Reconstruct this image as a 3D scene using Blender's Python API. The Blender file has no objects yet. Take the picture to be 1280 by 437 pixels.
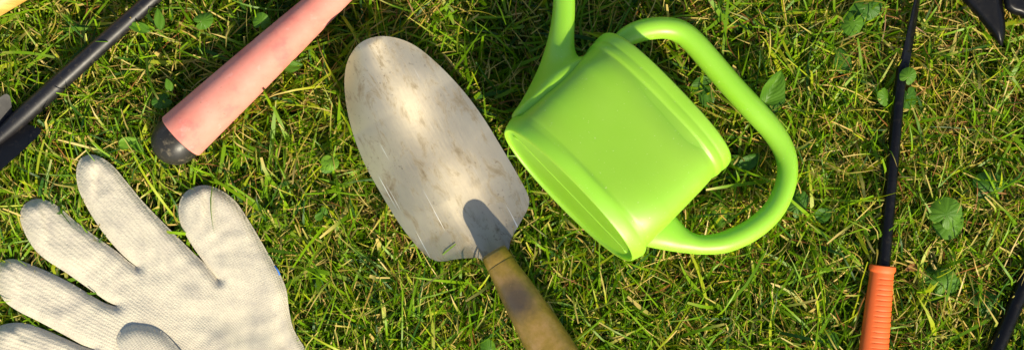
import bpy, bmesh, math, random
import numpy as np
from mathutils import Vector, Matrix
from mathutils.bvhtree import BVHTree
from mathutils.geometry import delaunay_2d_cdt

rng = np.random.default_rng(7)
random.seed(7)
sc = bpy.context.scene
COL = sc.collection

# ------------------------------------------------------------------ camera and measuring helpers
S = 0.0005            # metres per photo pixel at REF height
REF = 0.03            # height of the grass tips
D = 0.78              # lens to REF
H = REF + D
cam_d = bpy.data.cameras.new('camera')
cam = bpy.data.objects.new('camera', cam_d)
COL.objects.link(cam)
cam.location = (0, 0, H)
cam_d.sensor_width = 36
cam_d.lens = 36 * D / (1280 * S)
cam_d.clip_start = 0.02
cam_d.clip_end = 500
sc.camera = cam


def P(px, py, z):
    k = (H - z) / D * S
    return Vector(((px - 640) * k, -(py - 218.5) * k, z))


def pxm(z):
    return (H - z) / D * S


# ------------------------------------------------------------------ object helpers
TOOLS = []            # (verts, faces, thin) of everything that presses on the grass


def tag(o, label, cat, group=None, kind=None):
    if label: o['label'] = label
    if cat: o['category'] = cat
    if group: o['group'] = group
    if kind: o['kind'] = kind
    return o


def thing(name, loc, label, cat, group=None):
    o = bpy.data.objects.new(name, None)
    COL.objects.link(o)
    o.location = loc
    o.empty_display_size = 0.02
    return tag(o, label, cat, group)


def obj(name, verts, faces, mat, parent=None, origin=None, smooth=True, press=True, sharp=None, thin=False):
    """verts in world space; the mesh is stored relative to its thing's base"""
    verts = [Vector(v) for v in verts]
    if press:
        TOOLS.append(([tuple(v) for v in verts], [tuple(f) for f in faces], thin))
    root = parent
    off = Vector((0, 0, 0))
    if parent is not None:
        r = parent
        while r is not None:
            off += r.location
            r = r.parent
    elif origin is not None:
        off = Vector(origin)
    me = bpy.data.meshes.new(name)
    me.from_pydata([v - off for v in verts], [], [tuple(f) for f in faces])
    bm = bmesh.new(); bm.from_mesh(me)
    bmesh.ops.recalc_face_normals(bm, faces=bm.faces)
    bm.to_mesh(me); bm.free()
    if smooth:
        me.polygons.foreach_set('use_smooth', [True] * len(me.polygons))
        if sharp:
            me.set_sharp_from_angle(angle=math.radians(sharp))
    me.materials.append(mat)
    o = bpy.data.objects.new(name, me)
    COL.objects.link(o)
    if parent is not None:
        o.parent = parent
    elif origin is not None:
        o.location = origin
    return o


def loft(rings, cap0=True, cap1=True, close=True):
    n = len(rings[0])
    v = [p for r in rings for p in r]
    f = []
    for i in range(len(rings) - 1):
        for j in range(n if close else n - 1):
            k = (j + 1) % n
            f.append((i * n + j, i * n + k, (i + 1) * n + k, (i + 1) * n + j))
    if cap0: f.append(tuple(range(n)))
    if cap1: f.append(tuple((len(rings) - 1) * n + j for j in range(n)))
    return v, f


def cr(pts, m, closed=False):
    """Catmull-Rom through tuples of any length, m steps per span"""
    pts = [np.array(p, float) for p in pts]
    n = len(pts)
    out = []
    spans = n if closed else n - 1
    for i in range(spans):
        if closed:
            a, b, c, d = pts[(i - 1) % n], pts[i], pts[(i + 1) % n], pts[(i + 2) % n]
        else:
            a, b, c, d = pts[max(i - 1, 0)], pts[i], pts[i + 1], pts[min(i + 2, n - 1)]
        for k in range(m):
            t = k / m
            out.append(0.5 * ((2 * b) + (c - a) * t + (2 * a - 5 * b + 4 * c - d) * t * t + (3 * b - a - 3 * c + d) * t ** 3))
    if not closed: out.append(pts[-1])
    return out


def tube(path, rad, n=28, up=Vector((0, 0, 1)), flat=1.0):
    rings = []
    path = [Vector(p) for p in path]
    for i, p in enumerate(path):
        t = (path[min(i + 1, len(path) - 1)] - path[max(i - 1, 0)]).normalized()
        s = up.cross(t).normalized()
        m = t.cross(s).normalized()
        r = rad[i]
        fl = flat[i] if isinstance(flat, (list, tuple)) else flat
        rings.append([p + s * (r * math.cos(a)) + m * (r * fl * math.sin(a)) for a in [2 * math.pi * j / n for j in range(n)]])
    return loft(rings)


def resample(poly, step):
    poly = [np.array(p, float) for p in poly]
    poly.append(poly[0])
    seg = [np.linalg.norm(poly[i + 1] - poly[i]) for i in range(len(poly) - 1)]
    cum = np.concatenate([[0], np.cumsum(seg)])
    n = int(cum[-1] / step)
    ts = np.linspace(0, cum[-1], n, endpoint=False)
    P2 = np.array(poly)
    return np.stack([np.interp(ts, cum, P2[:, 0]), np.interp(ts, cum, P2[:, 1])], 1)


def poly_dist(pts, outl):
    a = outl; b = np.roll(outl, -1, 0)
    best = np.full(len(pts), 1e9)
    for i in range(0, len(pts), 2000):
        q = pts[i:i + 2000]
        ab = b - a
        t = ((q[:, None] - a[None]) * ab[None]).sum(2) / ((ab ** 2).sum(1)[None] + 1e-12)
        t = np.clip(t, 0, 1)
        pr = a[None] + t[..., None] * ab[None]
        best[i:i + 2000] = np.sqrt(((q[:, None] - pr) ** 2).sum(2)).min(1)
    return best


def inside(pts, outl):
    x, y = pts[:, 0], pts[:, 1]
    c = np.zeros(len(pts), bool)
    n = len(outl)
    for i in range(n):
        x1, y1 = outl[i]; x2, y2 = outl[(i + 1) % n]
        cond = ((y1 > y) != (y2 > y))
        with np.errstate(divide='ignore', invalid='ignore'):
            xi = (x2 - x1) * (y - y1) / (y2 - y1) + x1
        c ^= cond & (x < xi)
    return c


def sheet(outl, grid, top, bottom):
    """closed solid over a pixel outline: top(pts, d) and bottom(pts, d) give heights; returns world verts, faces, pixel coords, d"""
    lo, hi = outl.min(0), outl.max(0)
    xs = np.arange(lo[0], hi[0], grid); ys = np.arange(lo[1], hi[1], grid * 0.866)
    g = np.array([(x + (grid / 2 if j % 2 else 0), y) for j, y in enumerate(ys) for x in xs])
    g = g[inside(g, outl)]
    g = g[poly_dist(g, outl) > grid * 0.55]
    allp = np.concatenate([outl, g])
    n0 = len(outl)
    res = delaunay_2d_cdt([Vector((float(p[0]), float(p[1]))) for p in allp], [], [list(range(n0))], 1, 1e-5)
    pv = np.array([(v[0], v[1]) for v in res[0]])
    tris = [tuple(t) for t in res[2]]
    d = poly_dist(pv, outl)
    d[d < 1e-3] = 0
    zt, zb = top(pv, d), bottom(pv, d)
    edge = d == 0
    n = len(pv)
    vt = [P(p[0], p[1], z) for p, z in zip(pv, zt)]
    vb = [P(p[0], p[1], z) for p, z in zip(pv, zb)]
    faces = list(tris) + [tuple(n + i for i in reversed(t)) for t in tris]
    cnt = {}
    for t in tris:
        for i in range(3):
            e = (t[i], t[(i + 1) % 3])
            k = (min(e), max(e))
            cnt.setdefault(k, []).append(e)
    for k, es in cnt.items():
        if len(es) == 1:
            a, b = es[0]
            faces.append((b, a, n + a, n + b))
    return vt + vb, faces, pv, d


def add_uv(o, uv):
    me = o.data
    l = me.uv_layers.new(name='UVMap')
    idx = np.empty(len(me.loops), int); me.loops.foreach_get('vertex_index', idx)
    l.data.foreach_set('uv', np.asarray(uv, float)[idx].ravel())


# ------------------------------------------------------------------ materials
class N:
    def __init__(self, name):
        self.m = bpy.data.materials.new(name)
        self.m.use_nodes = True
        self.t = self.m.node_tree
        self.b = self.t.nodes['Principled BSDF']
        self.out = self.t.nodes['Material Output']

    def n(self, typ, **kw):
        x = self.t.nodes.new(typ)
        for k, v in kw.items():
            if k in x.inputs: x.inputs[k].default_value = v
            else: setattr(x, k, v)
        return x

    def l(self, a, b): self.t.links.new(a, b)

    def coord(self, which='Object'):
        return self.n('ShaderNodeTexCoord').outputs[which]

    def noise(self, scale, detail=4, rough=0.55, vec=None, dist=0.0):
        x = self.n('ShaderNodeTexNoise')
        x.inputs['Scale'].default_value = scale
        x.inputs['Detail'].default_value = detail
        x.inputs['Roughness'].default_value = rough
        x.inputs['Distortion'].default_value = dist
        self.l(vec if vec is not None else self.coord(), x.inputs['Vector'])
        return x.outputs['Fac']

    def ramp(self, fac, stops):
        x = self.n('ShaderNodeValToRGB')
        e = x.color_ramp.elements
        while len(e) < len(stops): e.new(0.5)
        for i, (p, c) in enumerate(stops):
            e[i].position = p
            e[i].color = (c, c, c, 1) if isinstance(c, (int, float)) else (*c, 1)
        self.l(fac, x.inputs[0])
        return x.outputs['Color']

    def mix(self, fac, a, b, mode='MIX'):
        x = self.n('ShaderNodeMix', data_type='RGBA', blend_type=mode)
        for sock, v in ((x.inputs[0], fac), (x.inputs[6], a), (x.inputs[7], b)):
            if isinstance(v, (int, float)): sock.default_value = v
            elif isinstance(v, tuple): sock.default_value = (*v, 1)
            else: self.l(v, sock)
        return x.outputs[2]

    def math(self, op, a, b=0.0):
        x = self.n('ShaderNodeMath', operation=op)
        for i, v in enumerate((a, b)):
            if isinstance(v, (int, float)): x.inputs[i].default_value = v
            else: self.l(v, x.inputs[i])
        return x.outputs[0]

    def bump(self, h, strength=0.3, dist=0.001, normal=None):
        x = self.n('ShaderNodeBump')
        x.inputs['Strength'].default_value = strength
        x.inputs['Distance'].default_value = dist
        self.l(h, x.inputs['Height'])
        if normal is not None: self.l(normal, x.inputs['Normal'])
        return x.outputs['Normal']

    def set(self, color=None, rough=None, metal=None, normal=None, **kw):
        for key, v in (('Base Color', color), ('Roughness', rough), ('Metallic', metal), ('Normal', normal)):
            if v is None: continue
            s = self.b.inputs[key]
            if isinstance(v, tuple): s.default_value = (*v, 1)
            elif isinstance(v, (int, float)): s.default_value = v
            else: self.l(v, s)
        for k, v in kw.items():
            self.b.inputs[k.replace('_', ' ')].default_value = v
        return self.m


def m_plastic(name, c, c2, sss):
    m = N(name)
    col = m.mix(m.ramp(m.noise(18, 3), [(0.35, 0.0), (0.7, 1.0)]), c, c2)
    dust = m.ramp(m.noise(700, 2), [(0.70, 0.0), (0.74, 0.32)])
    col = m.mix(dust, col, (0.75, 0.8, 0.5))
    r = m.ramp(m.noise(60, 4), [(0.3, 0.36), (0.75, 0.50)])
    m.set(col, r, normal=m.bump(m.noise(300, 3), 0.05, 0.0006))
    m.b.inputs['Subsurface Weight'].default_value = sss
    m.b.inputs['Subsurface Radius'].default_value = (0.010, 0.014, 0.003)
    m.b.inputs['Subsurface Scale'].default_value = 1.0
    return m.m


M_CAN = m_plastic('lime_plastic', (0.25, 0.535, 0.026), (0.28, 0.565, 0.036), 0.35)


def m_pink():
    m = N('pink_rubber')
    a = m.ramp(m.noise(45, 5, 0.6), [(0.35, (0.72, 0.275, 0.21)), (0.55, (0.70, 0.235, 0.175)), (0.72, (0.62, 0.145, 0.13))])
    pale = m.ramp(m.noise(160, 3, 0.6), [(0.62, 0.0), (0.78, 0.35)])
    a = m.mix(pale, a, (0.82, 0.45, 0.40))
    dirt = m.ramp(m.noise(520, 2), [(0.69, 0.0), (0.73, 0.6)])
    a = m.mix(dirt, a, (0.35, 0.16, 0.10))
    return m.set(a, m.ramp(m.noise(80, 4), [(0.3, 0.60), (0.7, 0.75)]), normal=m.bump(m.noise(420, 3), 0.12, 0.0008), Specular_IOR_Level=0.3)


M_PINK = m_pink()


def m_black(name, c=(0.012, 0.012, 0.014), rough=(0.25, 0.45), dust=0.25, metal=0.0, spec=0.35):
    m = N(name)
    d = m.ramp(m.noise(220, 5, 0.65), [(0.56, 0.0), (0.78, dust)])
    a = m.mix(d, c, (0.33, 0.27, 0.17))
    chips = m.ramp(m.noise(700, 2), [(0.73, 0.0), (0.76, dust)])
    a = m.mix(chips, a, (0.4, 0.36, 0.3))
    return m.set(a, m.ramp(m.noise(90, 4), [(0.3, rough[0]), (0.7, rough[1])]), metal, m.bump(m.noise(350, 3), 0.12, 0.0006), Specular_IOR_Level=spec)


M_CAP = m_black('black_rubber', (0.022, 0.020, 0.016), (0.35, 0.5), 0.45)
M_PAINT = m_black('black_painted_steel', (0.004, 0.004, 0.006), (0.42, 0.52), 0.10, 0.0, 0.45)
M_DUSTY = m_black('dusty_black_steel', (0.008, 0.007, 0.008), (0.42, 0.52), 0.15, 0.0, 0.5)
M_DULL = m_black('dull_black_steel', (0.006, 0.006, 0.008), (0.48, 0.58), 0.10, 0.0, 0.24)
M_GLOSS = m_black('glossy_black_steel', (0.003, 0.003, 0.004), (0.30, 0.40), 0.05, 0.0, 0.22)


def m_steel():
    m = N('worn_trowel_steel')
    co = m.coord('UV')
    # lengthwise brushing
    mp = m.n('ShaderNodeMapping'); mp.inputs['Scale'].default_value = (220, 9, 1); m.l(co, mp.inputs['Vector'])
    br = m.noise(1.0, 4, 0.6, mp.outputs[0])
    base = m.mix(m.ramp(m.noise(28, 4), [(0.35, 0.0), (0.7, 1.0)]), (0.50, 0.435, 0.315), (0.40, 0.345, 0.255))
    mp3 = m.n('ShaderNodeMapping'); mp3.inputs['Scale'].default_value = (15, 6, 1); m.l(co, mp3.inputs['Vector'])
    stain = m.ramp(m.noise(1.0, 6, 0.72, mp3.outputs[0], 0.5), [(0.51, 0.0), (0.585, 0.50), (0.68, 0.95)])
    base = m.mix(stain, base, (0.17, 0.135, 0.085))
    sp = m.ramp(m.noise(420, 3, 0.6), [(0.62, 0.0), (0.68, 0.8)])
    sp = m.math('MULTIPLY', sp, m.ramp(m.noise(40, 3), [(0.45, 0.0), (0.6, 1.0)]))
    base = m.mix(sp, base, (0.16, 0.12, 0.08))
    # long scratches
    mp2 = m.n('ShaderNodeMapping'); mp2.inputs['Scale'].default_value = (75, 1.6, 1); mp2.inputs['Rotation'].default_value = (0, 0, 0.10); m.l(co, mp2.inputs['Vector'])
    scr = m.ramp(m.noise(1.0, 2, 0.5, mp2.outputs[0]), [(0.70, 0.0), (0.735, 0.8)])
    base = m.mix(scr, base, (0.85, 0.83, 0.78))
    rough = m.math('ADD', m.ramp(br, [(0.3, 0.38), (0.7, 0.47)]), m.math('MULTIPLY', stain, 0.22))
    m.set(base, rough, 0.86, m.bump(m.math('ADD', m.math('MULTIPLY', br, 0.5), m.noise(130, 3)), 0.10, 0.0006))
    return m.m


M_STEEL = m_steel()


def m_trowel_handle():
    m = N('olive_brown_varnished_wood')
    a = m.ramp(m.noise(75, 6, 0.68), [(0.3, (0.16, 0.105, 0.014)), (0.5, (0.25, 0.16, 0.026)), (0.68, (0.33, 0.20, 0.065))])
    # dark patch on the grip, fading out from its centre
    d = m.n('ShaderNodeVectorMath', operation='DISTANCE')
    m.l(m.coord(), d.inputs[0]); d.inputs[1].default_value = tuple(P(646, 373, 0.068) - P(645, 380, 0.0))
    gr = m.math('ADD', m.math('MULTIPLY', d.outputs['Value'], 1.0), m.math('MULTIPLY', m.noise(150, 4), 0.006))
    a = m.mix(m.ramp(gr, [(0.009, 0.85), (0.020, 0.0)]), a, (0.055, 0.042, 0.036))
    sp = m.ramp(m.noise(800, 2), [(0.72, 0.0), (0.8, 0.5)])
    a = m.mix(sp, a, (0.5, 0.38, 0.15))
    return m.set(a, m.ramp(m.noise(120, 3), [(0.3, 0.28), (0.7, 0.46)]), normal=m.bump(m.noise(400, 4), 0.25, 0.0006))


M_THANDLE = m_trowel_handle()


def m_orange():
    m = N('orange_rubber')
    a = m.mix(m.noise(90, 4), (0.78, 0.135, 0.016), (0.70, 0.10, 0.012))
    d = m.ramp(m.noise(500, 3), [(0.66, 0.0), (0.78, 0.4)])
    a = m.mix(d, a, (0.35, 0.14, 0.05))
    return m.set(a, 0.62, normal=m.bump(m.noise(400, 3), 0.06, 0.0006))


M_ORANGE = m_orange()


def m_wood():
    m = N('varnished_yellow_wood')
    mp = m.n('ShaderNodeMapping'); mp.inputs['Rotation'].default_value = (0, 0, -math.radians(31)); mp.inputs['Scale'].default_value = (25, 400, 60)
    m.l(m.coord(), mp.inputs['Vector'])
    a = m.ramp(m.noise(1.0, 4, 0.6, mp.outputs[0]), [(0.3, (0.50, 0.24, 0.045)), (0.6, (0.68, 0.38, 0.09)), (0.75, (0.74, 0.45, 0.13))])
    return m.set(a, 0.42, normal=m.bump(m.noise(1.0, 4, 0.6, mp.outputs[0]), 0.1, 0.0005))


M_WOOD = m_wood()


def m_knit():
    m = N('cream_cotton_knit')
    uv = m.coord('UV')
    w = m.n('ShaderNodeTexWave', wave_type='BANDS', bands_direction='X', wave_profile='SIN')
    w.inputs['Scale'].default_value = 0.314; w.inputs['Distortion'].default_value = 3.4; w.inputs['Detail'].default_value = 2; w.inputs['Detail Scale'].default_value = 3
    m.l(uv, w.inputs['Vector'])
    w2 = m.n('ShaderNodeTexWave', wave_type='BANDS', bands_direction='Y', wave_profile='SIN')
    w2.inputs['Scale'].default_value = 0.42; w2.inputs['Distortion'].default_value = 1.5; w2.inputs['Detail'].default_value = 2; w2.inputs['Detail Scale'].default_value = 3
    m.l(uv, w2.inputs['Vector'])
    st = m.math('ADD', m.math('MULTIPLY', w.outputs['Fac'], 0.8), m.math('MULTIPLY', w2.outputs['Fac'], 0.22))
    fuzz = m.noise(1500, 3, 0.7)
    h = m.math('ADD', st, m.math('MULTIPLY', fuzz, 1.5))
    tone = m.ramp(m.noise(70, 7, 0.72), [(0.34, (0.46, 0.415, 0.335)), (0.5, (0.56, 0.505, 0.39)), (0.66, (0.63, 0.57, 0.43))])
    tone = m.mix(m.ramp(st, [(0.0, 0.26), (0.6, 0.0)]), tone, (0.40, 0.36, 0.30))
    fl = m.ramp(m.noise(900, 2), [(0.58, 0.0), (0.68, 0.45)])
    tone = m.mix(fl, tone, (0.38, 0.33, 0.25))
    m.set(tone, 0.92, normal=m.bump(h, 0.45, 0.0007))
    m.b.inputs['Sheen Weight'].default_value = 0.25
    m.b.inputs['Specular IOR Level'].default_value = 0.1
    return m.m


M_KNIT = m_knit()
M_THREAD = N('blue_thread').set((0.03, 0.16, 0.55), 0.8)


def leafy(name, attr=None, cols=None, transl=0.35, rough=0.42):
    m = N(name)
    if attr:
        a = m.n('ShaderNodeAttribute', attribute_name=attr)
        col = a.outputs['Color']
    else:
        col = m.mix(m.ramp(m.noise(120, 4), [(0.35, 0.0), (0.7, 1.0)]), *cols)
        uv = m.coord('UV')
        v = m.n('ShaderNodeTexWave', wave_type='BANDS', bands_direction='DIAGONAL', wave_profile='SAW')
        sep = m.n('ShaderNodeSeparateXYZ'); m.l(uv, sep.inputs[0])
        ab = m.math('ABSOLUTE', sep.outputs[1])
        vein = m.math('SINE', m.math('MULTIPLY', m.math('SUBTRACT', sep.outputs[0], m.math('MULTIPLY', ab, 0.6)), 38))
        vm = m.ramp(vein, [(0.80, 0.0), (1.0, 0.30)])
        mid = m.ramp(ab, [(0.0, 0.7), (0.07, 0.0)])
        vv = m.math('MAXIMUM', vm, mid)
        col = m.mix(m.math('MULTIPLY', vv, 0.2), col, tuple(min(1, c * 1.9) for c in cols[1]))
        m.l(m.bump(m.math('ADD', vein, m.noise(400, 3)), 0.15, 0.0005), m.b.inputs['Normal'])
    m.set(col, rough)
    m.b.inputs['Specular IOR Level'].default_value = 0.22
    tr = m.n('ShaderNodeBsdfTranslucent')
    hs = m.n('ShaderNodeHueSaturation'); hs.inputs['Saturation'].default_value = 1.15; hs.inputs['Value'].default_value = 1.25
    m.l(col, hs.inputs['Color']); m.l(hs.outputs[0], tr.inputs['Color'])
    mx = m.n('ShaderNodeMixShader'); mx.inputs[0].default_value = transl
    m.l(m.b.outputs[0], mx.inputs[1]); m.l(tr.outputs[0], mx.inputs[2])
    m.l(mx.outputs[0], m.out.inputs['Surface'])
    return m.m


M_GRASS = leafy('grass_blades', attr='tint')
M_LEAF = leafy('fresh_leaf', cols=((0.075, 0.19, 0.012), (0.12, 0.26, 0.02)))
M_LEAF_D = leafy('deep_green_leaf', cols=((0.050, 0.145, 0.012), (0.075, 0.19, 0.018)))
M_LEAF_Y = leafy('yellow_green_leaf', cols=((0.15, 0.31, 0.02), (0.20, 0.37, 0.03)))
M_STEM = N('weed_stem').set((0.16, 0.17, 0.04), 0.5)
M_BROWN = leafy('dead_leaf', cols=((0.28, 0.11, 0.03), (0.36, 0.17, 0.06)), transl=0.2)


def m_soil():
    m = N('soil_and_thatch')
    a = m.ramp(m.noise(140, 7, 0.7), [(0.3, (0.012, 0.010, 0.005)), (0.5, (0.03, 0.022, 0.010)), (0.66, (0.07, 0.05, 0.022)), (0.78, (0.13, 0.10, 0.05))])
    a = m.mix(m.ramp(m.noise(30, 5), [(0.4, 0.0), (0.65, 0.7)]), a, (0.035, 0.06, 0.012))
    return m.set(a, 0.95, normal=m.bump(m.noise(260, 6, 0.7), 0.8, 0.004))


M_SOIL = m_soil()

# ------------------------------------------------------------------ ground
gv, gf = [], []
R_ = 150.0
xs = [-R_, -12, -3, -1, -0.4, 0, 0.4, 1, 3, 12, R_]
for y in xs:
    for x in xs:
        gv.append((x, y, 0.0 if max(abs(x), abs(y)) > 2 else 0.001 * math.sin(x * 9) * math.cos(y * 7)))
k = len(xs)
for j in range(k - 1):
    for i in range(k - 1):
        gf.append((j * k + i, j * k + i + 1, (j + 1) * k + i + 1, (j + 1) * k + i))
g = obj('ground', gv, gf, M_SOIL, press=False)
tag(g, 'dark soil and thatch underneath the lawn', 'ground', kind='structure')

# ------------------------------------------------------------------ watering can
ZC = 0.060
TILT = math.radians(14)
base_c = P(717.5, 237, ZC + 0.010)
a2 = Vector((170, 165, 0)).normalized()
ea = Vector((a2.x * math.cos(TILT), a2.y * math.cos(TILT), -math.sin(TILT)))
es = Vector((a2.y, -a2.x, 0)).normalized()             # towards the handle
et = es.cross(ea) * -1
if et.z < 0: et = -et
k = pxm(ZC + 0.010)
base_c = base_c - ea * (11 * k)
RB = 118 * k
OV = 0.56


def canp(px, py, t=0.0):
    """photo position carried onto the can's plane of symmetry, t metres off it"""
    o = Vector((0, 0, H)); d = P(px, py, 0) - o
    u = (base_c - o).dot(et) / d.dot(et)
    return o + d * u + et * t


def can_ring(a, r, n=96, s0=0.0):
    c = base_c + ea * (a * k)
    out = []
    r_in = r
    for j in range(n):
        th = 2 * math.pi * j / n
        cs, sn = math.cos(th), math.sin(th)
        e = 2 / float(np.interp(a, [18, 40, 120, 150, 170], [2.15, 4.2, 4.2, 3.0, 2.7]))
        # shallow dent shaped into the wall to give a shaded crescent below the rim
        wd_ = float(np.interp(cs, [-1, -.85, -.3, .1, .45, .7, 1], [0, 3, 20, 36, 44, 40, 10]))
        r = r_in
        if 40 < a < 153 and wd_ > 2 and r_in > .94:
            u = min(1, max(0, (a - (150 - wd_)) / wd_))
            r = r_in - float(np.interp(cs, [-.9, -.3, .3, .6, .85], [0, .020, .034, .016, 0])) * u ** .8
        out.append(c + es * (RB * r * math.copysign(abs(cs) ** e, cs) + s0 * k) + et * (RB * OV * r * math.copysign(abs(sn) ** e, sn)))
    return out


can = thing('watering_can', (base_c.x + 0.03, base_c.y + 0.03, 0.02), 'lime green plastic watering can lying on its side in the middle of the lawn', 'watering can')
L_ = 158
prof = [(4.6, .05), (4.6, .40), (4.3, .74), (4, .88), (3.2, .925), (1.2, .935), (-.2, .942), (-.6, .95), (0.3, .958), (4, .972), (9, .988), (13, .998), (16, 1.001), (18.5, .996), (20.5, .982), (22.5, .965), (25, .957), (28, .955),
        (60, .953)] + [(a, .951) for a in range(64, 144, 4)] + [(144, .949), (146, .949), (148, .95), (150, .951), (151.5, .955), (153, .965), (156, .972), (161, .974), (163, .967), (164.5, .966), (166, .974), (169, .982), (175, .983), (179, .976), (180.5, .965), (179, .95), (172, .93), (100, .925), (30, .925), (14, .90), (9, .5), (9, .05)]
rings = [can_ring(a, r) for a, r in prof]
v, f = loft(rings)
body = obj('body', v, f, M_CAN, can)
# mould seam across the bottom plate
sm = []
for i_ in range(41):
    q_ = -0.86 + 1.72 * i_ / 40
    sm.append(base_c + es * (RB * q_) + ea * ((4.4 + (-1.2 if abs(q_) > .8 else 0)) * k))
v, f = tube(sm, [0.0005] * len(sm), 8, et)
obj('base_seam', v, f, M_CAN, body)

# spout: sections given by left and right edge pixels
secs = [((688, -66), (712, -70), .95), ((691, -40), (716, -42), .95), ((692, -15), (718, -15), .95), ((691.5, 6), (718.5, 8), .95), ((689, 28), (718, 31), .95), ((684, 52), (717.5, 52), .95),
        ((675, 80), (719, 66), .95), ((664, 104), (724, 73), .92), ((650, 129), (736, 71), .75), ((640, 145), (746, 76), .62), ((650, 156), (752, 86), .55)]
ss = cr([(*a, *b, fl) for a, b, fl in secs], 5)
rings = []
for s_ in ss:
    A, B = canp(s_[0], s_[1]), canp(s_[2], s_[3])
    c = (A + B) / 2; h = (B - A) / 2; r = h.length
    rings.append([c + h * math.cos(th) + et * (r * s_[4] * math.sin(th)) for th in [2 * math.pi * j / 40 for j in range(40)]])
v, f = loft(rings)
obj('spout', v, f, M_CAN, can)

# handle
hp = [(770, 56, 9, 1), (779, 49, 12, 1), (792, 42, 14, 1), (808, 37, 14.5, 1), (830, 35, 14.5, 1), (850, 39.5, 15.3, 1), (867, 53, 15.8, 1), (890, 79, 16, 1), (916, 109, 16, 1), (945, 140, 16, 1), (966, 164, 15.3, 1),
      (980, 188, 14.3, 1), (984.5, 212, 13.6, 1), (979, 240, 13.8, 1), (964, 266, 14.2, 1), (938, 288, 14.5, 1), (907, 302, 14, 1), (880, 305.5, 12.6, 1), (862, 303, 14, .95), (846, 297, 19, .72), (828, 287, 27, .55), (812, 277, 34, .42), (795, 268, 36, .4)]
hp = cr(hp, 5)
path = [canp(p[0], p[1]) for p in hp]
v, f = tube(path, [p[2] * k * 0.98 for p in hp], 32, et, [p[3] for p in hp])
obj('handle', v, f, M_CAN, can)

# ------------------------------------------------------------------ trowel
ZT = 0.033
out_t = [(475, 45.5), (497, 48), (520, 58), (546, 79), (576, 110), (602, 144), (625, 181), (644, 213), (657, 237), (661.5, 250), (659, 262), (652, 275), (644, 289), (638, 301), (636, 311),
         (628, 330), (613, 336), (604, 327), (599, 322.5), (588, 322), (570, 323.5), (555, 326), (545, 325.5), (533, 319), (518, 304), (497, 276), (474, 238), (455, 203), (441, 166), (433, 132), (430.5, 102), (434, 78), (444, 60), (457, 50)]
otl = resample(cr(out_t, 8, True), 2.2)
neck = np.array([620.0, 322.0]); tip = np.array([468.0, 46.0])
ax = (tip - neck) / np.linalg.norm(tip - neck)
pr = np.array([-ax[1], ax[0]])          # screen right/up of the axis
if pr[0] < 0: pr = -pr


def trowel_h(pv, d):
    q = pv - neck
    vv = q @ ax; uu = q @ pr
    hw = np.interp(vv, [0, 20, 60, 140, 220, 280, 315], [75, 82, 90, 86, 76, 55, 40])
    z = 0.0135 * np.clip(np.abs(uu) / hw, 0, 1.2) ** 2.0
    z += 0.010 * np.clip(vv / 310, 0, 1) + 0.015 * np.clip(vv / 310, 0, 1) ** 1.6            # the blade rises towards its tip
    z += 0.004 * np.clip(1 - vv / 30, 0, 1) * np.clip(np.abs(uu) / 60, 0, 1)
    # raised, stamped socket tongue running in from the neck
    w = np.interp(vv, [-20, 0, 40, 70, 88, 96], [17, 19, 22, 22, 20, 14])
    hgt = 0.0022 * np.clip(1 - np.clip(vv, 0, 200) / 92, 0, 1)
    cu = uu + 3 - vv * .05
    tr = np.clip(1 - (cu / w) ** 2, 0, 1)
    z += hgt * tr ** 1.5 - 0.0022 * np.clip(1 - np.clip(vv, 0, 200) / 92, 0, 1) * np.clip(1 - (uu / 60) ** 2, 0, 1)
    z += 0.0007 * np.sin(pv[:, 0] * 0.045) * np.cos(pv[:, 1] * 0.037)
    return ZT - 0.004 + z


v, f, pv, d = sheet(otl, 3.0, lambda p, d: trowel_h(p, d), lambda p, d: trowel_h(p, d) - 0.0016)
trow = thing('garden_trowel', (*P(645, 380, 0)[:2], 0.0), 'garden trowel with worn steel scoop blade and olive brown handle', 'trowel')
o = obj('blade', v, f, M_STEEL, trow, sharp=50)
q = pv - neck
uv = np.stack([(q @ pr) * 0.004, (q @ ax) * 0.004], 1)
add_uv(o, np.concatenate([uv, uv]))
ZH = 0.053
hd = Vector((0.515, 0.857))
def hpt(s, z=ZH): return P(618.5 + hd.x * s, 318 + hd.y * s, z + 0.00007 * max(s, 0))
kk = pxm(ZH)
col = [(-5, 12), (-4, 16.2), (-1, 17.2), (6, 17.8), (13, 18.1), (14.0, 17.9), (14.4, 15)]
v, f = tube([hpt(s, ZH - 0.0004) for s, r in col], [r * kk for s, r in col], 40)
obj('collar', v, f, M_THANDLE, trow, sharp=60)
han = [(13, 15), (13.6, 17.7), (15, 18.1), (17, 18.3), (24, 19), (45, 21.5), (75, 24.3), (105, 26.5), (135, 28), (165, 28.5), (200, 27.5), (235, 25), (262, 24), (276, 20), (284, 12), (287, 3)]
hc = cr(han, 3)
v, f = tube([hpt(p[0]) for p in hc], [max(p[1], 0.5) * kk for p in hc], 48)
obj('handle', v, f, M_THANDLE, trow, sharp=70)

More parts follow.
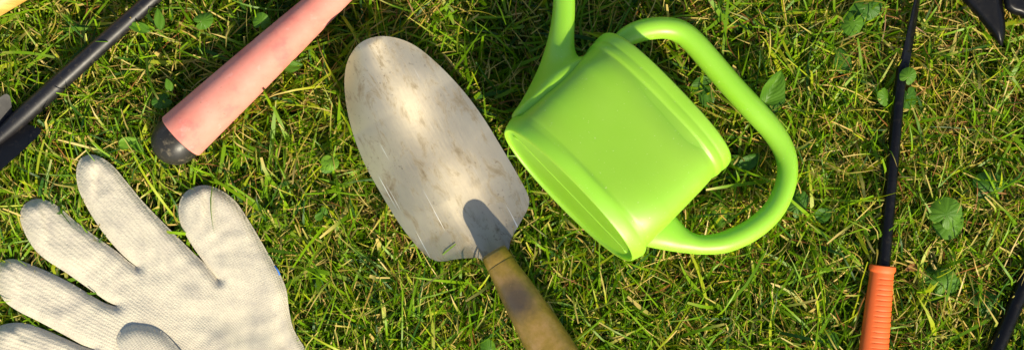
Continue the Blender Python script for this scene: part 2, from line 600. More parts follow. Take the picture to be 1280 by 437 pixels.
# ------------------------------------------------------------------ gloves
ZG = 0.027
og = [(384, 440), (375, 425), (366, 408), (361, 385), (358, 362), (350, 342), (340, 325), (324, 297), (307, 269), (294, 251), (277, 238), (259, 231.5), (243, 233.5), (230, 242), (223.5, 257), (225, 277), (236, 300), (252, 323), (266, 341), (273.5, 350),
      (266, 341.5), (258, 331), (242, 316), (222, 296), (203, 277), (178, 251), (158, 227), (142, 208), (127, 197), (113, 193), (101, 198), (95.5, 212), (97, 232), (104, 250), (117, 273), (134, 297), (154, 319), (172, 334),
      (160, 326), (146, 314), (122, 297), (95, 277), (73, 258), (56, 249.5), (41, 249), (29, 257), (25, 271), (30, 289), (43, 311), (60, 326), (82, 340), (112, 361), (132, 375), (146, 382),
      (133, 379), (117, 370.5), (90, 354), (62, 340), (38, 330), (18, 323.5), (3, 326), (-5, 338), (-4, 357), (5, 375), (22, 388), (48, 401), (82, 419), (102, 430), (117, 436),
      (102, 431.5), (76, 420), (55, 411), (34, 404), (15, 403), (-2, 408), (-9, 422), (-5, 440), (10, 456), (45, 474), (82, 494), (128, 524), (180, 556), (235, 592), (292, 640), (350, 704), (392, 744), (420, 740), (462, 700), (474, 680), (452, 630), (422, 570), (400, 510), (391, 470)]
ogl = resample(cr(og, 6, True), 2.0)
cen = np.array([426.0, 563.0])


def knit_uv(pv):
    q = pv - cen
    ang = np.arctan2(q[:, 0], -q[:, 1])
    rad = np.hypot(q[:, 0], q[:, 1])
    return np.stack([ang * 300 / 3.9, rad / 3.7], 1)


def wob(pv, s):
    x, y = pv[:, 0], pv[:, 1]
    return np.sin(x * .031 + y * .017 + s) * np.cos(y * .041 - x * .012 + 2 * s) + .5 * np.sin(x * .083 - y * .061 + 3 * s) * np.cos(y * .09 + x * .03)


FOLDS = [(112, 196, 122, 262), (44, 252, 66, 312), (5, 328, 34, 372), (0, 406, 40, 432), (250, 236, 256, 292)]


def glove_top(z0, hmax, w, s):
    def fn(pv, d):
        t = np.clip(d / w, 0, 1)
        prof = 1 - (1 - t) ** 2.2
        z = z0 + 0.0035 + hmax * prof + 0.0006 * wob(pv, s) * t
        # creases across the palm, running with the fingers
        q = pv - cen
        rad = np.hypot(q[:, 0], q[:, 1]); ang = np.arctan2(q[:, 0], -q[:, 1])
        palm = np.clip((270 - rad) / 60, 0, 1) * t
        z += palm * 0.0016 * np.sin(ang * 9 + rad * 0.018) + palm * 0.0010 * np.sin(ang * 17 - rad * 0.05 + 1)
        # puckers at the fingertips
        x, y = pv[:, 0], pv[:, 1]
        # wrinkles of the loose cloth
        wr = np.sin(x * .16 + y * .05 + 2.2 * np.sin(y * .045 + x * .02)) * np.sin(y * .13 - x * .06 + 1.7 * np.sin(x * .05))
        wr2 = np.sin(x * .07 - y * .11 + 2.5 * np.sin(x * .03 + y * .021 + s)) ** 3
        z += t * (0.00028 * wr + 0.00025 * wr2)
        # each flattened fingertip is pinched into a soft fold
        for fx, fy, tx_, ty_ in FOLDS:
            vx, vy = tx_ - fx, ty_ - fy
            ln = math.hypot(vx, vy)
            uu = ((x - fx) * vx + (y - fy) * vy) / ln
            dd = ((x - fx) * -vy + (y - fy) * vx) / ln + 2.5 * np.sin(uu * .09)
            m_ = np.clip(uu / 8, 0, 1) * np.clip((ln - uu) / (ln * .5), 0, 1)
            z += 0.0012 * m_ * t * np.tanh(dd / 2.2) * np.exp(-(dd / 13) ** 2)
        z += 0.0002 * t * np.sin(ang * 50 + 2 * np.sin(rad * .05)) * np.clip((rad - 330) / 60, 0, 1)
        return z
    return fn


v, f, pv, d = sheet(ogl, 3.0, glove_top(ZG, 0.0050, 15, 0.3), lambda p, d: ZG + 0.0035 - 0.003 * np.clip(d / 14, 0, 1))
gl = obj('work_glove', v, f, M_KNIT, None, (*P(260, 430, 0)[:2], ZG))
tag(gl, 'cream knitted cotton work glove laid flat with its fingers spread', 'glove')
uv = knit_uv(pv); add_uv(gl, np.concatenate([uv, uv]))
th = []
tp = cr([(343.5, 332, 0.0325), (346, 335.5, 0.0338), (348, 339, 0.0335), (349.5, 343, 0.032)], 4)
v, f = tube([P(p[0], p[1], p[2]) for p in tp], [0.0005] * len(tp), 10)
obj('thread_end', v, f, M_THREAD, gl, press=False)

# second glove: its thumb lies on the first one's palm
o2 = [(165, 404), (180, 404.5), (194, 409), (208, 418), (224, 436), (246, 462), (268, 486), (296, 508), (340, 532), (388, 570), (410, 610), (400, 660), (350, 690), (300, 690), (240, 700), (170, 735), (110, 764), (80, 765), (70, 745), (95, 720), (160, 688), (200, 668),
      (150, 682), (80, 705), (40, 712), (22, 695), (34, 672), (90, 652), (160, 634), (195, 625), (140, 632), (60, 640), (28, 632), (25, 608), (50, 594), (120, 592), (185, 588), (220, 580), (222, 552), (204, 520), (186, 490), (166, 462), (150, 438), (146, 424), (152, 411)]
o2l = resample(cr(o2, 6, True), 2.2)


def g2_base(pv):
    return np.interp(pv[:, 1], [400, 425, 470, 540], [0.0026, 0.0040, 0.007, 0.0095]) + ZG + 0.002


v, f, pv2, d2 = sheet(o2l, 3.2, lambda p, d: g2_base(p) + 0.0035 + 0.0052 * (1 - (1 - np.clip(d / 18, 0, 1)) ** 2.2) + 0.0009 * wob(p, 1.7) * np.clip(d / 26, 0, 1),
                      lambda p, d: g2_base(p) + 0.0035 - 0.003 * np.clip(d / 14, 0, 1))
g2 = obj('work_glove', v, f, M_KNIT, None, (*P(300, 600, 0)[:2], ZG))
tag(g2, 'second cream cotton glove, only its rounded fingertip showing on the palm of the spread glove', 'glove')
q = pv2 - np.array([330.0, 640.0])
uv = np.stack([np.arctan2(q[:, 0], -q[:, 1]) * 240 / 3.4, np.hypot(q[:, 0], q[:, 1]) / 3.4], 1)
add_uv(g2, np.concatenate([uv, uv]))

# ------------------------------------------------------------------ pink handled tool
ZP = 0.038
A0 = np.array([226.0, 170.5]); dr = np.array([0.734, -0.679])
kk = pxm(ZP)
pk = thing('hand_tool', (*P(226, 170, 0)[:2], 0), 'tool with thick salmon pink rubber handle and black rounded end cap', 'tool handle')
def pp(s): return P(A0[0] + dr[0] * s, A0[1] + dr[1] * s, ZP)
gp = [(-0.6, 28.0), (-0.5, 31.2), (0.4, 32.4), (2, 32.6)] + [(s, 32.6 - s * 10.4 / 227 + 0.7 * math.sin(s / 227 * math.pi)) for s in range(10, 150, 10)]
for s in range(150, 400, 2):
    r = 32.6 - min(s, 300) * 10.4 / 227 + 0.7 * math.sin(min(s, 227) / 227 * math.pi)
    ph = ((s - 150) % 27)
    if ph < 2: r -= 0.22
    gp.append((s, r))
gp += [(402, 16), (403, 6)]
v, f = tube([pp(s) for s, r in gp], [r * kk for s, r in gp], 48)
obj('grip', v, f, M_PINK, pk, sharp=60)
cp = [(3, 29.5), (-1, 30.2), (-8, 30.4), (-15, 29.5), (-22, 27), (-28, 23), (-33, 17.5), (-36.5, 11), (-38, 5), (-38.3, 1)]
v, f = tube([pp(s) for s, r in cp], [r * kk for s, r in cp], 48)
obj('end_cap', v, f, M_CAP, pk)

# ------------------------------------------------------------------ black shovel, left
ZS = 0.036
sh = thing('hand_shovel', (*P(20, 160, 0)[:2], 0), 'narrow black steel hand shovel with a long dusty shaft', 'shovel')
d2v = np.array([-0.742, 0.670]); e2v = np.array([0.670, 0.742])
c0 = np.array([31.0, 142.5])
sp_ = [(-420, 9.0, .0), (-300, 9.4, .0), (-210, 9.8, .0), (-120, 10.5, -.0008), (-60, 11.0, -.002), (-15, 11.4, -.0038), (0, 11.2, -.0046), (25, 10, -.006), (50, 7.5, -.007), (75, 4, -.0075), (88, 1, -.010)]
sp_ = cr(sp_, 4)
v, f = tube([P(*(c0 + d2v * s[0]), ZS + 0.001 + s[2]) for s in sp_], [s[1] * pxm(ZS) for s in sp_], 28)
obj('shaft', v, f, M_DUSTY, sh, thin=True)
ob = [(-2, 26), (4, 31), (40, 32), (110, 31), (160, 27), (190, 14), (200, 0), (190, -16), (160, -32), (110, -36), (40, -37), (6, -36), (-1, -31), (3, -22), (10, -12), (12, 0), (6, 12)]
ob = [tuple(c0 + d2v * a + e2v * b) for a, b in ob]
obl = resample(cr(ob, 6, True), 2.5)
def shz(p, d):
    u = (p - c0) @ e2v
    return ZS - 0.008 + 0.0080 * np.clip(np.abs(u + 2) / 34, 0, 1.1) ** 1.15
v, f, pv, d = sheet(obl, 4, shz, lambda p, d: shz(p, d) - 0.0018)
obj('blade', v, f, M_DULL, sh, sharp=50)

# ------------------------------------------------------------------ wooden handle, top-left corner
wd = Vector((33, -20)).normalized(); wn = Vector((-wd.y, wd.x)) * -1
wn = Vector((wd.y, -wd.x))        # up-left of the edge
ZW = 0.036
kk = pxm(ZW)
wr = [(-210, 3), (-208, 14), (-203, 20), (-190, 23), (-100, 25), (0, 26), (120, 27), (260, 27), (300, 25), (306, 12)]
pts = [Vector((16.5, 10)) + wd * s + wn * 26 for s, r in wr]
v, f = tube([P(p.x, p.y, ZW) for p in pts], [r * kk for s, r in wr], 36, Vector((0, 0, 1)), 0.8)
w = obj('wooden_handle', v, f, M_WOOD, None, (*P(0, -5, 0)[:2], 0.02), sharp=60)
tag(w, 'yellow varnished wooden handle poking into the top left corner', 'handle')

# ------------------------------------------------------------------ weeder with orange grip
ZR = 0.034
wdr = thing('hand_weeder', (*P(1103, 330, 0)[:2], 0), 'slim black hand weeder with ribbed orange grip', 'weeder')
kk = pxm(ZR)
rod = [(1101.5, 352, 8.6), (1103.5, 333, 8.6), (1105, 318, 8.5), (1109, 280, 8.1), (1113, 235, 7.7), (1118, 180, 7.4), (1123, 125, 7.0), (1126.5, 95, 6.8), (1128, 84, 6.4), (1129, 79, 4)]
rc = cr(rod, 5)
v, f = tube([P(p[0], p[1], ZR) for p in rc], [p[2] * kk for p in rc], 28)
obj('shaft', v, f, M_GLOSS, wdr, thin=True)
# flattened, twisted tip
fl = [(1128, 92, 5.6, 3.4, 15), (1130, 78, 6.2, 2.6, 20), (1132.5, 66, 6.6, 2.0, 32), (1137, 45, 6.4, 1.7, 42), (1141.5, 22, 5.8, 1.6, 50), (1145.5, 0, 5.4, 1.5, 54), (1150, -25, 6.4, 1.3, 50), (1154, -45, 8, 1.2, 40), (1157, -60, 9, 0.8, 30)]
fc = cr(fl, 5)
rings = []
for i, p in enumerate(fc):
    a = fc[min(i + 1, len(fc) - 1)]; b = fc[max(i - 1, 0)]
    t = (P(a[0], a[1], ZR) - P(b[0], b[1], ZR)).normalized()
    s_ = t.cross(Vector((0, 0, 1))).normalized(); m_ = s_.cross(t)
    an = math.radians(p[4]); s2 = s_ * math.cos(an) - m_ * math.sin(an); m2 = s_ * math.sin(an) + m_ * math.cos(an)
    wv = p[2] / max(math.cos(an), .6) * kk; tv = p[3] * kk
    c = P(p[0] + 1, p[1], ZR)
    rings.append([c + s2 * x * wv + m2 * y * tv for x, y in ((1, .3), (1, -.3), (.8, -1), (-.8, -1), (-1, -.3), (-1, .3), (-.8, 1), (.8, 1))])
v, f = loft(rings)
obj('blade', v, f, M_GLOSS, wdr, sharp=40, thin=True)
# grip: flattened tube with moulded ribs on its upper face
gtop = Vector((1103.3, 331.5)); gd = Vector((-0.105, 1.0)).normalized()
gn = Vector((gd.y, -gd.x))
ZO = 0.036
ko = pxm(ZO)
rings = []
ng = 56
ss = [0, 0.6, 2, 5.5, 7, 8] + list(np.arange(9, 190, 0.8)) + [191, 193, 194.5]
for s_ in ss:
    hw = 16.6 if s_ < 6.5 else float(np.interp(s_, [6.5, 9, 40, 105, 150, 190], [16.2, 14.6, 16.2, 18.3, 18.5, 17]))
    if s_ == 0: hw = 14.5
    if s_ > 190: hw *= max(0.2, 1 - ((s_ - 190) / 4.6) ** 2)
    c2 = gtop + gd * s_
    c = P(c2.x, c2.y, ZO)
    ph = ((s_ - 13) % 6.6) / 6.6
    rib = 0.0
    if 13 < s_ < 186:
        rib = -1.1 * max(0.0, 1 - abs(ph - 0.5) / 0.16)
    ring = []
    for j in range(ng):
        th = 2 * math.pi * j / ng
        x = math.cos(th); y = math.sin(th)
        rr = hw
        # ribs only on the upper right part of the grip
        if rib and y > -0.2 and x > -0.45:
            rr = hw + rib * min(1, (x + 0.45) / .12) * min(1, (y + 0.2) / .2)
        px_ = Vector((gn.x, -gn.y, 0))
        ring.append(c + px_ * (rr * x * ko) + Vector((0, 0, 1)) * (rr * 0.72 * y * ko))
    rings.append(ring)
v, f = loft(rings)
obj('grip', v, f, M_ORANGE, wdr, sharp=35)

# ------------------------------------------------------------------ black fork, top-right corner
fk = thing('hand_fork', (*P(1262, -20, 0)[:2], 0), 'black steel fork head with pointed tines poking in at the top right', 'garden fork')
ZF = 0.034
def tine(pts, z, tiltx, name='tine'):
    ol = resample(cr(pts, 6, True), 2.0)
    cx = np.mean(ol[:, 0]); cy = np.mean(ol[:, 1])
    def top(p, d): return z + 0.0035 * np.clip(d / 7, 0, 1) ** .7 + tiltx * (p[:, 0] - cx) + 0.00008 * (cy - p[:, 1])
    v, f, _, _ = sheet(ol, 3, top, lambda p, d: top(p, d) - 0.003 - 0.002 * np.clip(d / 7, 0, 1))
    return obj(name, v, f, M_GLOSS, fk)
tine([(1172, -40), (1203, 0), (1219, 18), (1238, 41), (1251, 57.5), (1254.5, 52), (1257, 40), (1256, 22), (1253, 2), (1249, -40), (1215, -55)], ZF, 0.00006)
tine([(1251.5, -40), (1253, -8), (1256.5, 10), (1266, 18), (1276, 21), (1288, 32), (1300, 42), (1303, 36), (1300, 15), (1296, -10), (1293, -40), (1272, -52)], ZF + 0.002, -0.00004)
fp = cr([(1214, -40, 12), (1222, -62, 13), (1240, -76, 13), (1262, -66, 12), (1274, -38, 12)], 5)
v, f = tube([P(p[0], p[1], ZF) for p in fp], [p[2] * pxm(ZF) for p in fp], 20)
obj('crossbar', v, f, M_PAINT, fk)
fp = cr([(1242, -70, 10), (1262, -120, 10), (1300, -220, 9.5), (1330, -300, 9)], 5)
v, f = tube([P(p[0], p[1], ZF + 0.002) for p in fp], [p[2] * pxm(ZF) for p in fp], 20)
obj('shaft', v, f, M_PAINT, fk)

# ------------------------------------------------------------------ black rod, bottom-right corner
ZB = 0.034
rp = cr([(1192, 560, 10.5), (1215, 505, 10.5), (1247, 432, 10.2), (1270, 378, 9.8), (1300, 308, 9.6), (1350, 190, 9.2)], 6)
v, f = tube([P(p[0], p[1], ZB) for p in rp], [p[2] * pxm(ZB) for p in rp], 28)
o = obj('tool_shaft', v, f, M_GLOSS, None, (*P(1250, 430, 0)[:2], 0.02), thin=True)
tag(o, 'glossy black tool shaft crossing the bottom right corner', 'tool shaft')

# ------------------------------------------------------------------ broad-leaved weeds
def leaf_mesh(name, length, width, kind, fold, curl, mat, parent, base, yaw, pitch, roll=0.0, label=None):
    """base is a world point; the leaf runs from it along yaw, raised by pitch"""
    if kind == 'round':
        nr, na = 7, 72
        me_v, uvs, fs = [Vector((length * .22, 0, 0))], [(0.0, 0.0)], []
        for r_ in range(1, nr + 1):
            for a_ in range(na):
                th = 2 * math.pi * a_ / na - math.pi
                lob = 1 + 0.03 * abs(math.cos(th * 5.5)) - 0.62 * max(0, (abs(th) - 2.45) / 0.69) ** 1.5
                rr = r_ / nr * lob
                x = length * (.22 + .62 * rr * math.cos(th)); y = width * .55 * rr * math.sin(th)
                z = 0.10 * length * (r_ / nr) ** 2 * math.cos(th * 2 + 0.6) + 0.012 * length * (r_ / nr) * math.cos(th * 11) - curl * length * (r_ / nr) ** 2
                me_v.append(Vector((x, y, z))); uvs.append((abs(th) * .5, .25 + (abs((th * 11 / (2 * math.pi)) % 1 - .5)) * 1.2))
        for a_ in range(na):
            fs.append((0, 1 + a_, 1 + (a_ + 1) % na))
            for r_ in range(nr - 1):
                p0 = 1 + r_ * na
                fs.append((p0 + a_, p0 + na + a_, p0 + na + (a_ + 1) % na, p0 + (a_ + 1) % na))
        R = Matrix.Rotation(yaw, 4, 'Z') @ Matrix.Rotation(-pitch, 4, 'Y') @ Matrix.Rotation(roll, 4, 'X')
        o = obj(name, [base + R @ p for p in me_v], fs, mat, parent, press=False)
        add_uv(o, uvs)
        return o
    nu, nv = 18, 8
    me_v, uvs = [], []
    for i in range(nu + 1):
        t = i / nu
        if kind == 'round':
            hw = math.sqrt(max(0, 1 - (2 * t - 1) ** 2)) ** 0.85
            hw *= 1 + 0.10 * abs(math.sin(t * math.pi * 4.5)) - 0.05
        elif kind == 'lance':
            hw = (math.sin(math.pi * t ** 0.8)) ** 0.8 * (0.97 + 0.03 * math.sin(t * 17))
        else:
            hw = math.sin(math.pi * t ** 0.75) ** 0.75
        hw = max(hw, 0.02) * width / 2
        for j in range(-nv // 2, nv // 2 + 1):
            s = j / (nv / 2)
            x = length * t; y = hw * s
            if kind == 'round' and t < 0.3: x -= length * 0.16 * abs(s) * (0.3 - t) / 0.3
            z = abs(s) * hw * fold - curl * length * t * t + 0.02 * length * math.sin(s * 5 + t * 7)
            me_v.append(Vector((x, y, z))); uvs.append((t, s))
    R = Matrix.Rotation(yaw, 4, 'Z') @ Matrix.Rotation(-pitch, 4, 'Y') @ Matrix.Rotation(roll, 4, 'X')
    vs = [base + R @ p for p in me_v]
    w_ = nv + 1
    fs = [(i * w_ + j, i * w_ + j + 1, (i + 1) * w_ + j + 1, (i + 1) * w_ + j) for i in range(nu) for j in range(nv)]
    o = obj(name, vs, fs, mat, parent, press=False)
    add_uv(o, uvs)
    if label: o['label'] = label
    return o


def weed(label, at, leaves, cat='weed', name='weed'):
    r0 = P(at[0], at[1], 0.0)
    t = thing(name, r0, label, cat, 'broad leaved weeds in the lawn')
    for lf in leaves:
        px, py, ln, wdth, kind, yaw, pitch, mat, z = lf[:9]
        fold = lf[9] if len(lf) > 9 else 0.25
        roll = lf[10] if len(lf) > 10 else 0.0
        yw = math.radians(yaw); pt = math.radians(pitch)
        k_ = pxm(z)
        ctr = P(px, py, z)
        dirv = Vector((math.cos(yw) * math.cos(pt), math.sin(yw) * math.cos(pt), math.sin(pt)))
        b = ctr - dirv * (ln * k_ / 2)
        leaf_mesh('leaf', ln * k_, wdth * k_, kind, fold, 0.12, mat, t, b, yw, pt, math.radians(roll))
        mid = (b + r0) / 2 + Vector((0, 0, 0.006))
        ps = [r0, (r0 + mid) / 2 + Vector((0, 0, .002)), mid, (mid + b) / 2 + Vector((0, 0, .001)), b + dirv * 0.001]
        v, f = tube(ps, [0.0007, 0.0007, 0.0006, 0.0006, 0.0004], 8, Vector((0.3, 0.2, 1)).normalized())
        obj('stem', v, f, M_STEM, t, press=False)
    return t

F, DK, Y = M_LEAF, M_LEAF_D, M_LEAF_Y
weed('weed with one tall folded yellow green leaf beside the watering can handle', (968, 130), [(966, 110, 48, 32, 'lance', 62, 18, F, 0.044, 0.6, 15), (972, 122, 42, 20, 'lance', 75, 5, DK, 0.034, 0.3)])
iv = weed('ground ivy with bright scalloped leaf above a second leaf and a brown shrivelled one', (1186, 275), [(1188, 259, 33, 36, 'round', 60, 5, F, 0.040), (1184, 288, 32, 34, 'round', 250, 0, F, 0.036), (1166, 262, 20, 12, 'ovate', 160, 15, M_BROWN, 0.036)])
weed('cluster of dark round leaves right of the orange grip', (1175, 350), [(1166, 345, 30, 28, 'round', 170, -5, DK, 0.030), (1186, 346, 28, 26, 'round', 40, 0, F, 0.036), (1180, 362, 30, 28, 'round', 240, 0, DK, 0.031), (1140, 334, 18, 10, 'ovate', 200, 10, M_BROWN, 0.032)])
weed('dark scalloped leaf between the orange grip and the glossy black shaft', (1228, 380), [(1240, 376, 30, 30, 'round', 30, 0, DK, 0.030), (1226, 366, 24, 22, 'round', 120, 0, DK, 0.028)])
weed('dark round leaf low in the grass far right below the fork', (1243, 228), [(1244, 229, 34, 32, 'round', 20, -3, DK, 0.031)])
weed('pair of round leaves at the top, left of the weeder blade', (1068, 30), [(1064, 36, 26, 24, 'round', 250, 5, F, 0.037), (1070, 14, 24, 24, 'round', 140, 0, DK, 0.033), (1092, 4, 30, 30, 'round', 30, 0, DK, 0.033)])
weed('dark arched leaf left of the weeder among dry stalks', (1050, 85), [(1053, 76, 34, 22, 'ovate', 100, 8, DK, 0.029)])
weed('small bright leaf touching the right side of the weeder', (1140, 98), [(1138, 91, 18, 18, 'round', 60, 5, F, 0.040), (1136, 128, 24, 22, 'round', 280, 0, DK, 0.034)])
weed('small bright leaf touching the left side of the weeder', (1104, 122), [(1105, 117, 20, 17, 'round', 120, 15, F, 0.035, 0.3, 20)])
weed('dark pointed leaf inside the can handle near its upper bend', (932, 205), [(937, 202, 34, 18, 'ovate', 35, 5, DK, 0.034), (918, 200, 22, 14, 'ovate', 160, 0, F, 0.032)])
weed('dim green leaf inside the can handle above its lower arm', (900, 268), [(899, 263, 26, 22, 'round', 120, 0, F, 0.030)])
weed('dim green leaf just outside the curve of the can handle', (1000, 252), [(1000, 248, 30, 26, 'round', 60, 0, DK, 0.034), (1030, 268, 24, 18, 'ovate', 20, 0, DK, 0.033)])
weed('dark leaf in the shadow between can rim and handle', (878, 112), [(876, 108, 30, 24, 'ovate', 200, 0, DK, 0.032), (884, 124, 26, 20, 'ovate', 300, 0, DK, 0.030)])
weed('squarish pale green leaf above the salmon pink grip', (326, 28), [(327, 22, 18, 19, 'round', 80, 5, F, 0.040)])
weed('pair of fresh leaves between the black shovel shaft and the pink grip', (185, 38), [(199, 24, 28, 13, 'ovate', 100, 12, F, 0.042), (172, 34, 32, 13, 'ovate', 165, 8, F, 0.040)])
weed('round leaf left of the pink grip at its middle', (258, 28), [(259, 24, 22, 18, 'round', 20, 5, F, 0.042)])
weed('small oval leaf pair left of the pink grip near its black end', (200, 118), [(211, 106, 17, 10, 'ovate', 110, 15, F, 0.043), (197, 128, 22, 17, 'round', 200, 0, DK, 0.036)])
weed('leaf tucked under the lower right side of the pink grip', (362, 88), [(366, 83, 26, 15, 'ovate', 10, 3, F, 0.038)])
weed('pale clover like leaves between the pink end cap and the trowel', (412, 210), [(408, 200, 16, 16, 'round', 120, 5, Y, 0.041), (418, 203, 16, 15, 'round', 20, 5, Y, 0.042), (406, 211, 15, 14, 'round', 220, 0, F, 0.038)])
weed('tiny pale leaves right of the glove thumb', (400, 272), [(399, 270, 13, 10, 'ovate', 60, 5, F, 0.040), (404, 262, 10, 9, 'round', 100, 5, F, 0.038)])
weed('bright little leaf beside the lower trowel handle', (610, 430), [(609, 430, 20, 17, 'round', 100, 5, F, 0.043)])
weed('pale leaf patch between the shovel blade and the black end cap', (160, 184), [(160, 178, 26, 15, 'ovate', 20, 5, Y, 0.040), (172, 184, 18, 12, 'ovate', 320, 5, F, 0.038)])
weed('dark leaf sunk in the grass at the bottom, left of the orange grip', (1035, 424), [(1034, 421, 26, 24, 'round', 120, 0, DK, 0.028)])

# ------------------------------------------------------------------ grass
tv, tf, THIN = [], [], []
for vs, fs, th_ in TOOLS:
    THIN += [th_] * len(fs)
    b = len(tv)
    tv += vs
    tf += [tuple(i + b for i in q) for q in fs]
BVH = BVHTree.FromPolygons(tv, tf)


def field(x, y, f, s):
    return (np.sin(x * f + s) * np.cos(y * f * 1.13 - s * 2) + np.sin((x + y) * f * .71 + s * 3) * np.cos((x - y) * f * .63 + s)
            + .6 * np.sin(x * f * 2.3 - y * f * 1.7 + s * 5)) / 2.6


def make_blades(n_tuft, per, X, Yr, scale=1.0, hole=None, K=6):
    tx = rng.uniform(-X, X, n_tuft); ty = rng.uniform(-Yr, Yr, n_tuft)
    if hole:
        keep = (np.abs(tx) > hole[0]) | (np.abs(ty) > hole[1]); tx, ty = tx[keep], ty[keep]
    cnt = rng.integers(per[0], per[1], len(tx))
    ti = np.repeat(np.arange(len(tx)), cnt)
    n = len(ti)
    t_az = rng.uniform(0, 2 * np.pi, len(tx))
    dry_f = field(tx, ty, 28, 1.0) + 0.35 * np.clip(tx / 0.32, -1, 1)
    long_f = field(tx, ty, 19, 4.0) - 0.6 * np.clip(ty / 0.11, -1, 1)
    az = rng.uniform(0, 2 * np.pi, n)
    # lower half of the lawn lies mostly towards the top of the picture
    bias = np.clip(0.5 - ty[ti] / 0.12, 0.25, 1)
    up = rng.random(n) < 0.42 * bias
    az = np.where(up, np.pi / 2 + rng.normal(0, .55, n), az)
    comb = rng.random(n) < 0.30
    az = np.where(comb, t_az[ti] + rng.normal(0, .5, n), az)
    off = np.abs(rng.normal(0, 0.0055, n)) * scale
    x0 = tx[ti] + np.cos(az) * off + rng.normal(0, .002, n) * scale
    y0 = ty[ti] + np.sin(az) * off + rng.normal(0, .002, n) * scale
    dry = rng.random(n) < np.clip(0.32 + 0.26 * dry_f[ti], 0.10, 0.62)
    L = rng.gamma(9, 1 / 9, n) * np.where(dry, 0.023, 0.033) * (1 + 0.22 * long_f[ti]) * scale
    W = np.where(dry, rng.uniform(0.00045, 0.0010, n), np.where(rng.random(n) < .12, rng.uniform(.002, .0032, n), rng.uniform(0.0008, 0.0019, n))) * scale
    lean = np.abs(rng.normal(0.55, 0.30, n)) + np.where(dry, 0.15, 0)
    flat = rng.random(n) < np.where(dry, 0.30, 0.10)
    lean = np.where(flat, rng.uniform(1.15, 1.5, n), lean)
    curl = rng.normal(0.75, 0.5, n) * np.where(dry, rng.choice([1.0, 1.6], n), 1.0)
    curl = np.where(flat, rng.normal(0.1, .3, n), curl)
    drift = rng.normal(0, 0.35, n)
    drift = np.where(dry, rng.normal(0, .7, n), drift)
    z0 = np.where(flat, rng.uniform(0.004, 0.030, n), 0.0) * scale
    tw0 = rng.normal(0, .5, n); tw1 = rng.normal(0, .9, n)
    lim = 0.043 * scale
    pos = np.zeros((n, K + 1, 3)); side = np.zeros((n, K + 1, 3))
    p = np.stack([x0, y0, z0], 1)
    for i in range(K + 1):
        t = i / K
        th = np.clip(lean + curl * t * t, 0, 1.95); a = az + drift * t
        dirv = np.stack([np.sin(th) * np.cos(a), np.sin(th) * np.sin(a), np.cos(th)], 1)
        if i: p = p + dirv * (L / K)[:, None]
        p[:, 2] = np.where(p[:, 2] > lim, lim + (p[:, 2] - lim) * .25, np.maximum(p[:, 2], 0.001))
        pos[:, i] = p
        h = np.stack([-np.sin(a), np.cos(a), np.zeros(n)], 1)
        nn = np.cross(dirv, h)
        tw = tw0 + tw1 * t
        side[:, i] = h * np.cos(tw)[:, None] + nn * np.sin(tw)[:, None]
    clipped = rng.random(n) < 0.35
    tt = np.linspace(0, 1, K + 1)
    taper = np.where(tt < .55, 0.75 + .45 * tt, 1.0 * np.clip((1 - tt) / .45, 0, 1) ** .75)
    wp = np.tile(taper, (n, 1))
    wp[:, -1] = np.where(clipped, 0.55, 0.06); wp[:, -2] = np.where(clipped, .8, wp[:, -2])
    wid = W[:, None] * wp
    # colours: each blade its own tint, tips and bases drier
    g1 = np.array([0.085, 0.195, 0.004]); g2 = np.array([0.220, 0.385, 0.006]); g3 = np.array([0.37, 0.43, 0.014]); g4 = np.array([0.035, 0.10, 0.012])
    u = rng.random(n)[:, None]; s = rng.random(n)
    cg = g1 * (1 - u) + g2 * u
    cg = np.where((s < .16)[:, None], g3 * (.75 + .4 * u), cg)
    cg = np.where((s > .85)[:, None], g4 * (.8 + .6 * u), cg)
    d1 = np.array([0.56, 0.36, 0.065]); d2 = np.array([0.70, 0.53, 0.16]); d3 = np.array([0.26, 0.11, 0.028]); d4 = np.array([0.40, 0.35, 0.045])
    sd = rng.random(n)
    cd = d1 * (1 - u) + d2 * u
    cd = np.where((sd < .22)[:, None], d3 * (.7 + .7 * u), cd)
    cd = np.where((sd > .66)[:, None], d4 * (.7 + .6 * u), cd)
    c = np.where(dry[:, None], cd, cg)
    colr = np.repeat(c[:, None, :], K + 1, 1)
    tipdry = (rng.random(n) < .45) & ~dry
    wt = np.clip((tt - rng.uniform(.55, .95, n)[:, None]) / .2, 0, 1) * tipdry[:, None]
    colr = colr * (1 - wt[..., None]) + d2[None, None] * .9 * wt[..., None]
    wb = np.clip(1 - tt / .22, 0, 1)[None, :, None] * .5
    colr = colr * (1 - wb) + np.array([0.24, 0.22, 0.08])[None, None] * wb
    return pos, side, wid, colr


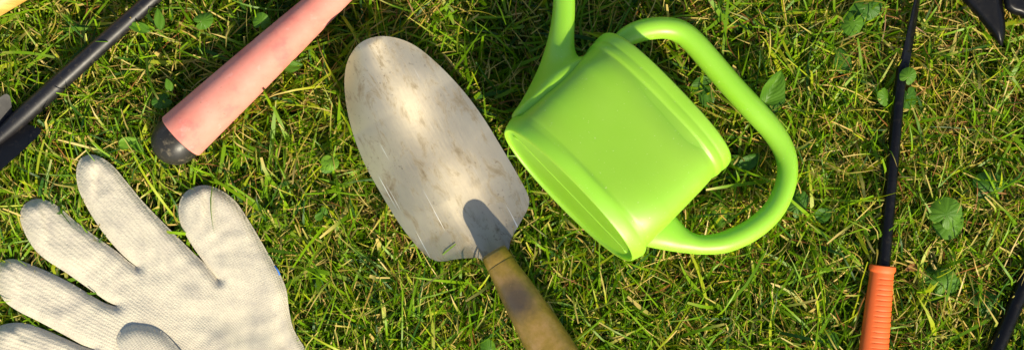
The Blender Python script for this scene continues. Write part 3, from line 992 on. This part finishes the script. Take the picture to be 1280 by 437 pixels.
def press_down(pos, side):
    n, K1, _ = pos.shape
    up = Vector((0, 0, 1)); dn = Vector((0, 0, -1))
    lift = rng.random(n) < 0.08
    low = rng.random(n) < 0.10
    trim = rng.random(n) < 0.85
    for i in range(n):
        over = False
        for j in range(K1):
            x, y, z = pos[i, j]
            h = BVH.ray_cast(Vector((x, y, -0.05)), up, 0.3)
            if h[0] is None:
                if trim[i] and z > 0.024:          # grass close beside a tool was pushed down with it
                    for ox, oy in ((.006, 0), (-.006, 0), (0, .006), (0, -.006)):
                        h2 = BVH.ray_cast(Vector((x + ox, y + oy, -0.05)), up, 0.1)
                        if h2[0] is not None and not THIN[h2[2]] and h2[0].z < 0.05:
                            pos[i, j, 2] = min(z, h2[0].z + 0.001)
                            break
                continue
            zb = h[0].z
            if j == 0: lift[i] = False
            if zb - 0.0015 > z and not over:
                lift[i] = False
                continue
            if not over and not THIN[h[2]] and (j < 3 or not low[i]):
                lift[i] = False
            if lift[i]:
                ht = BVH.ray_cast(Vector((x, y, 0.4)), dn, 0.6)
                if ht[0] is not None and ht[0].z - z < 0.022:
                    if not over and not THIN[h[2]]:
                        pos[i, j - 1, 2] = max(pos[i, j - 1, 2], ht[0].z)
                    pos[i, j, 2] = ht[0].z + 0.0012; over = True
                    continue
                lift[i] = False
            if z > zb - 0.0022:
                pos[i, j, 2] = max(0.0008, zb - 0.0022)
                side[i, j] = (side[i, j][0], side[i, j][1], side[i, j][2] * .2)
    return pos, side


sets = []
a = make_blades(12500, (5, 13), 0.37, 0.165)
sets.append((*press_down(a[0], a[1]), a[2], a[3]))
a = make_blades(7000, (5, 11), 0.75, 0.50, 1.0, (0.37, 0.165))
sets.append((*press_down(a[0], a[1]), a[2], a[3]))
sets.append(make_blades(9000, (6, 11), 2.6, 2.4, 1.7, (0.75, 0.50), 4))

V, Fq, C = [], [], []
base = 0
for pos, side, wid, colr in sets:
    n, K1, _ = pos.shape
    l = pos - side * (wid / 2)[..., None]; r = pos + side * (wid / 2)[..., None]
    vv = np.stack([l, r], 2).reshape(-1, 3)
    cc = np.repeat(colr[:, :, None, :], 2, 2).reshape(-1, 3)
    i0 = base + (np.arange(n) * K1 * 2)[:, None] + (np.arange(K1 - 1) * 2)[None]
    q = np.stack([i0, i0 + 1, i0 + 3, i0 + 2], -1).reshape(-1, 4)
    V.append(vv); C.append(cc); Fq.append(q); base += len(vv)
V = np.concatenate(V); C = np.concatenate(C); Fq = np.concatenate(Fq)
me = bpy.data.meshes.new('grass')
me.vertices.add(len(V)); me.vertices.foreach_set('co', V.astype(np.float32).ravel())
me.loops.add(Fq.size); me.loops.foreach_set('vertex_index', Fq.astype(np.int32).ravel())
me.polygons.add(len(Fq)); me.polygons.foreach_set('loop_start', (np.arange(len(Fq)) * 4).astype(np.int32))
me.update(calc_edges=True); me.validate()
me.polygons.foreach_set('use_smooth', np.ones(len(Fq), bool))
at = me.attributes.new('tint', 'FLOAT_COLOR', 'POINT')
at.data.foreach_set('color', np.concatenate([C, np.ones((len(C), 1))], 1).astype(np.float32).ravel())
me.materials.append(M_GRASS)
gr = bpy.data.objects.new('grass', me)
COL.objects.link(gr)
tag(gr, 'short green lawn grass mixed with dry straw blades', 'grass', kind='stuff')

# ------------------------------------------------------------------ light
SUN_EL = math.radians(39)
sd = Vector((0.50, -1.0, 0)).normalized()
to_sun = Vector((sd.x * math.cos(SUN_EL), sd.y * math.cos(SUN_EL), math.sin(SUN_EL)))
ld = bpy.data.lights.new('sun', 'SUN')
ld.energy = 5.0
ld.angle = math.radians(0.9)
ld.color = (1.0, 0.89, 0.66)
lo = bpy.data.objects.new('sun', ld)
COL.objects.link(lo)
lo.rotation_euler = to_sun.to_track_quat('Z', 'Y').to_euler()
lo.location = (0.5, -1.5, 2)
wld = bpy.data.worlds.new('World')
sc.world = wld
wld.use_nodes = True
nt = wld.node_tree
sky = nt.nodes.new('ShaderNodeTexSky')
sky.sky_type = 'NISHITA'
sky.sun_disc = False
sky.sun_elevation = SUN_EL
sky.sun_rotation = math.atan2(sd.x, sd.y)
nt.links.new(sky.outputs[0], nt.nodes['Background'].inputs['Color'])
nt.nodes['Background'].inputs['Strength'].default_value = 0.12

sc.view_settings.view_transform = 'Standard'
sc.view_settings.look = 'None'
sc.view_settings.gamma = 1
sc.view_settings.use_curve_mapping = False
sc.view_settings.exposure = 0.5
sc.cycles.max_bounces = 8
sc.cycles.use_denoising = True
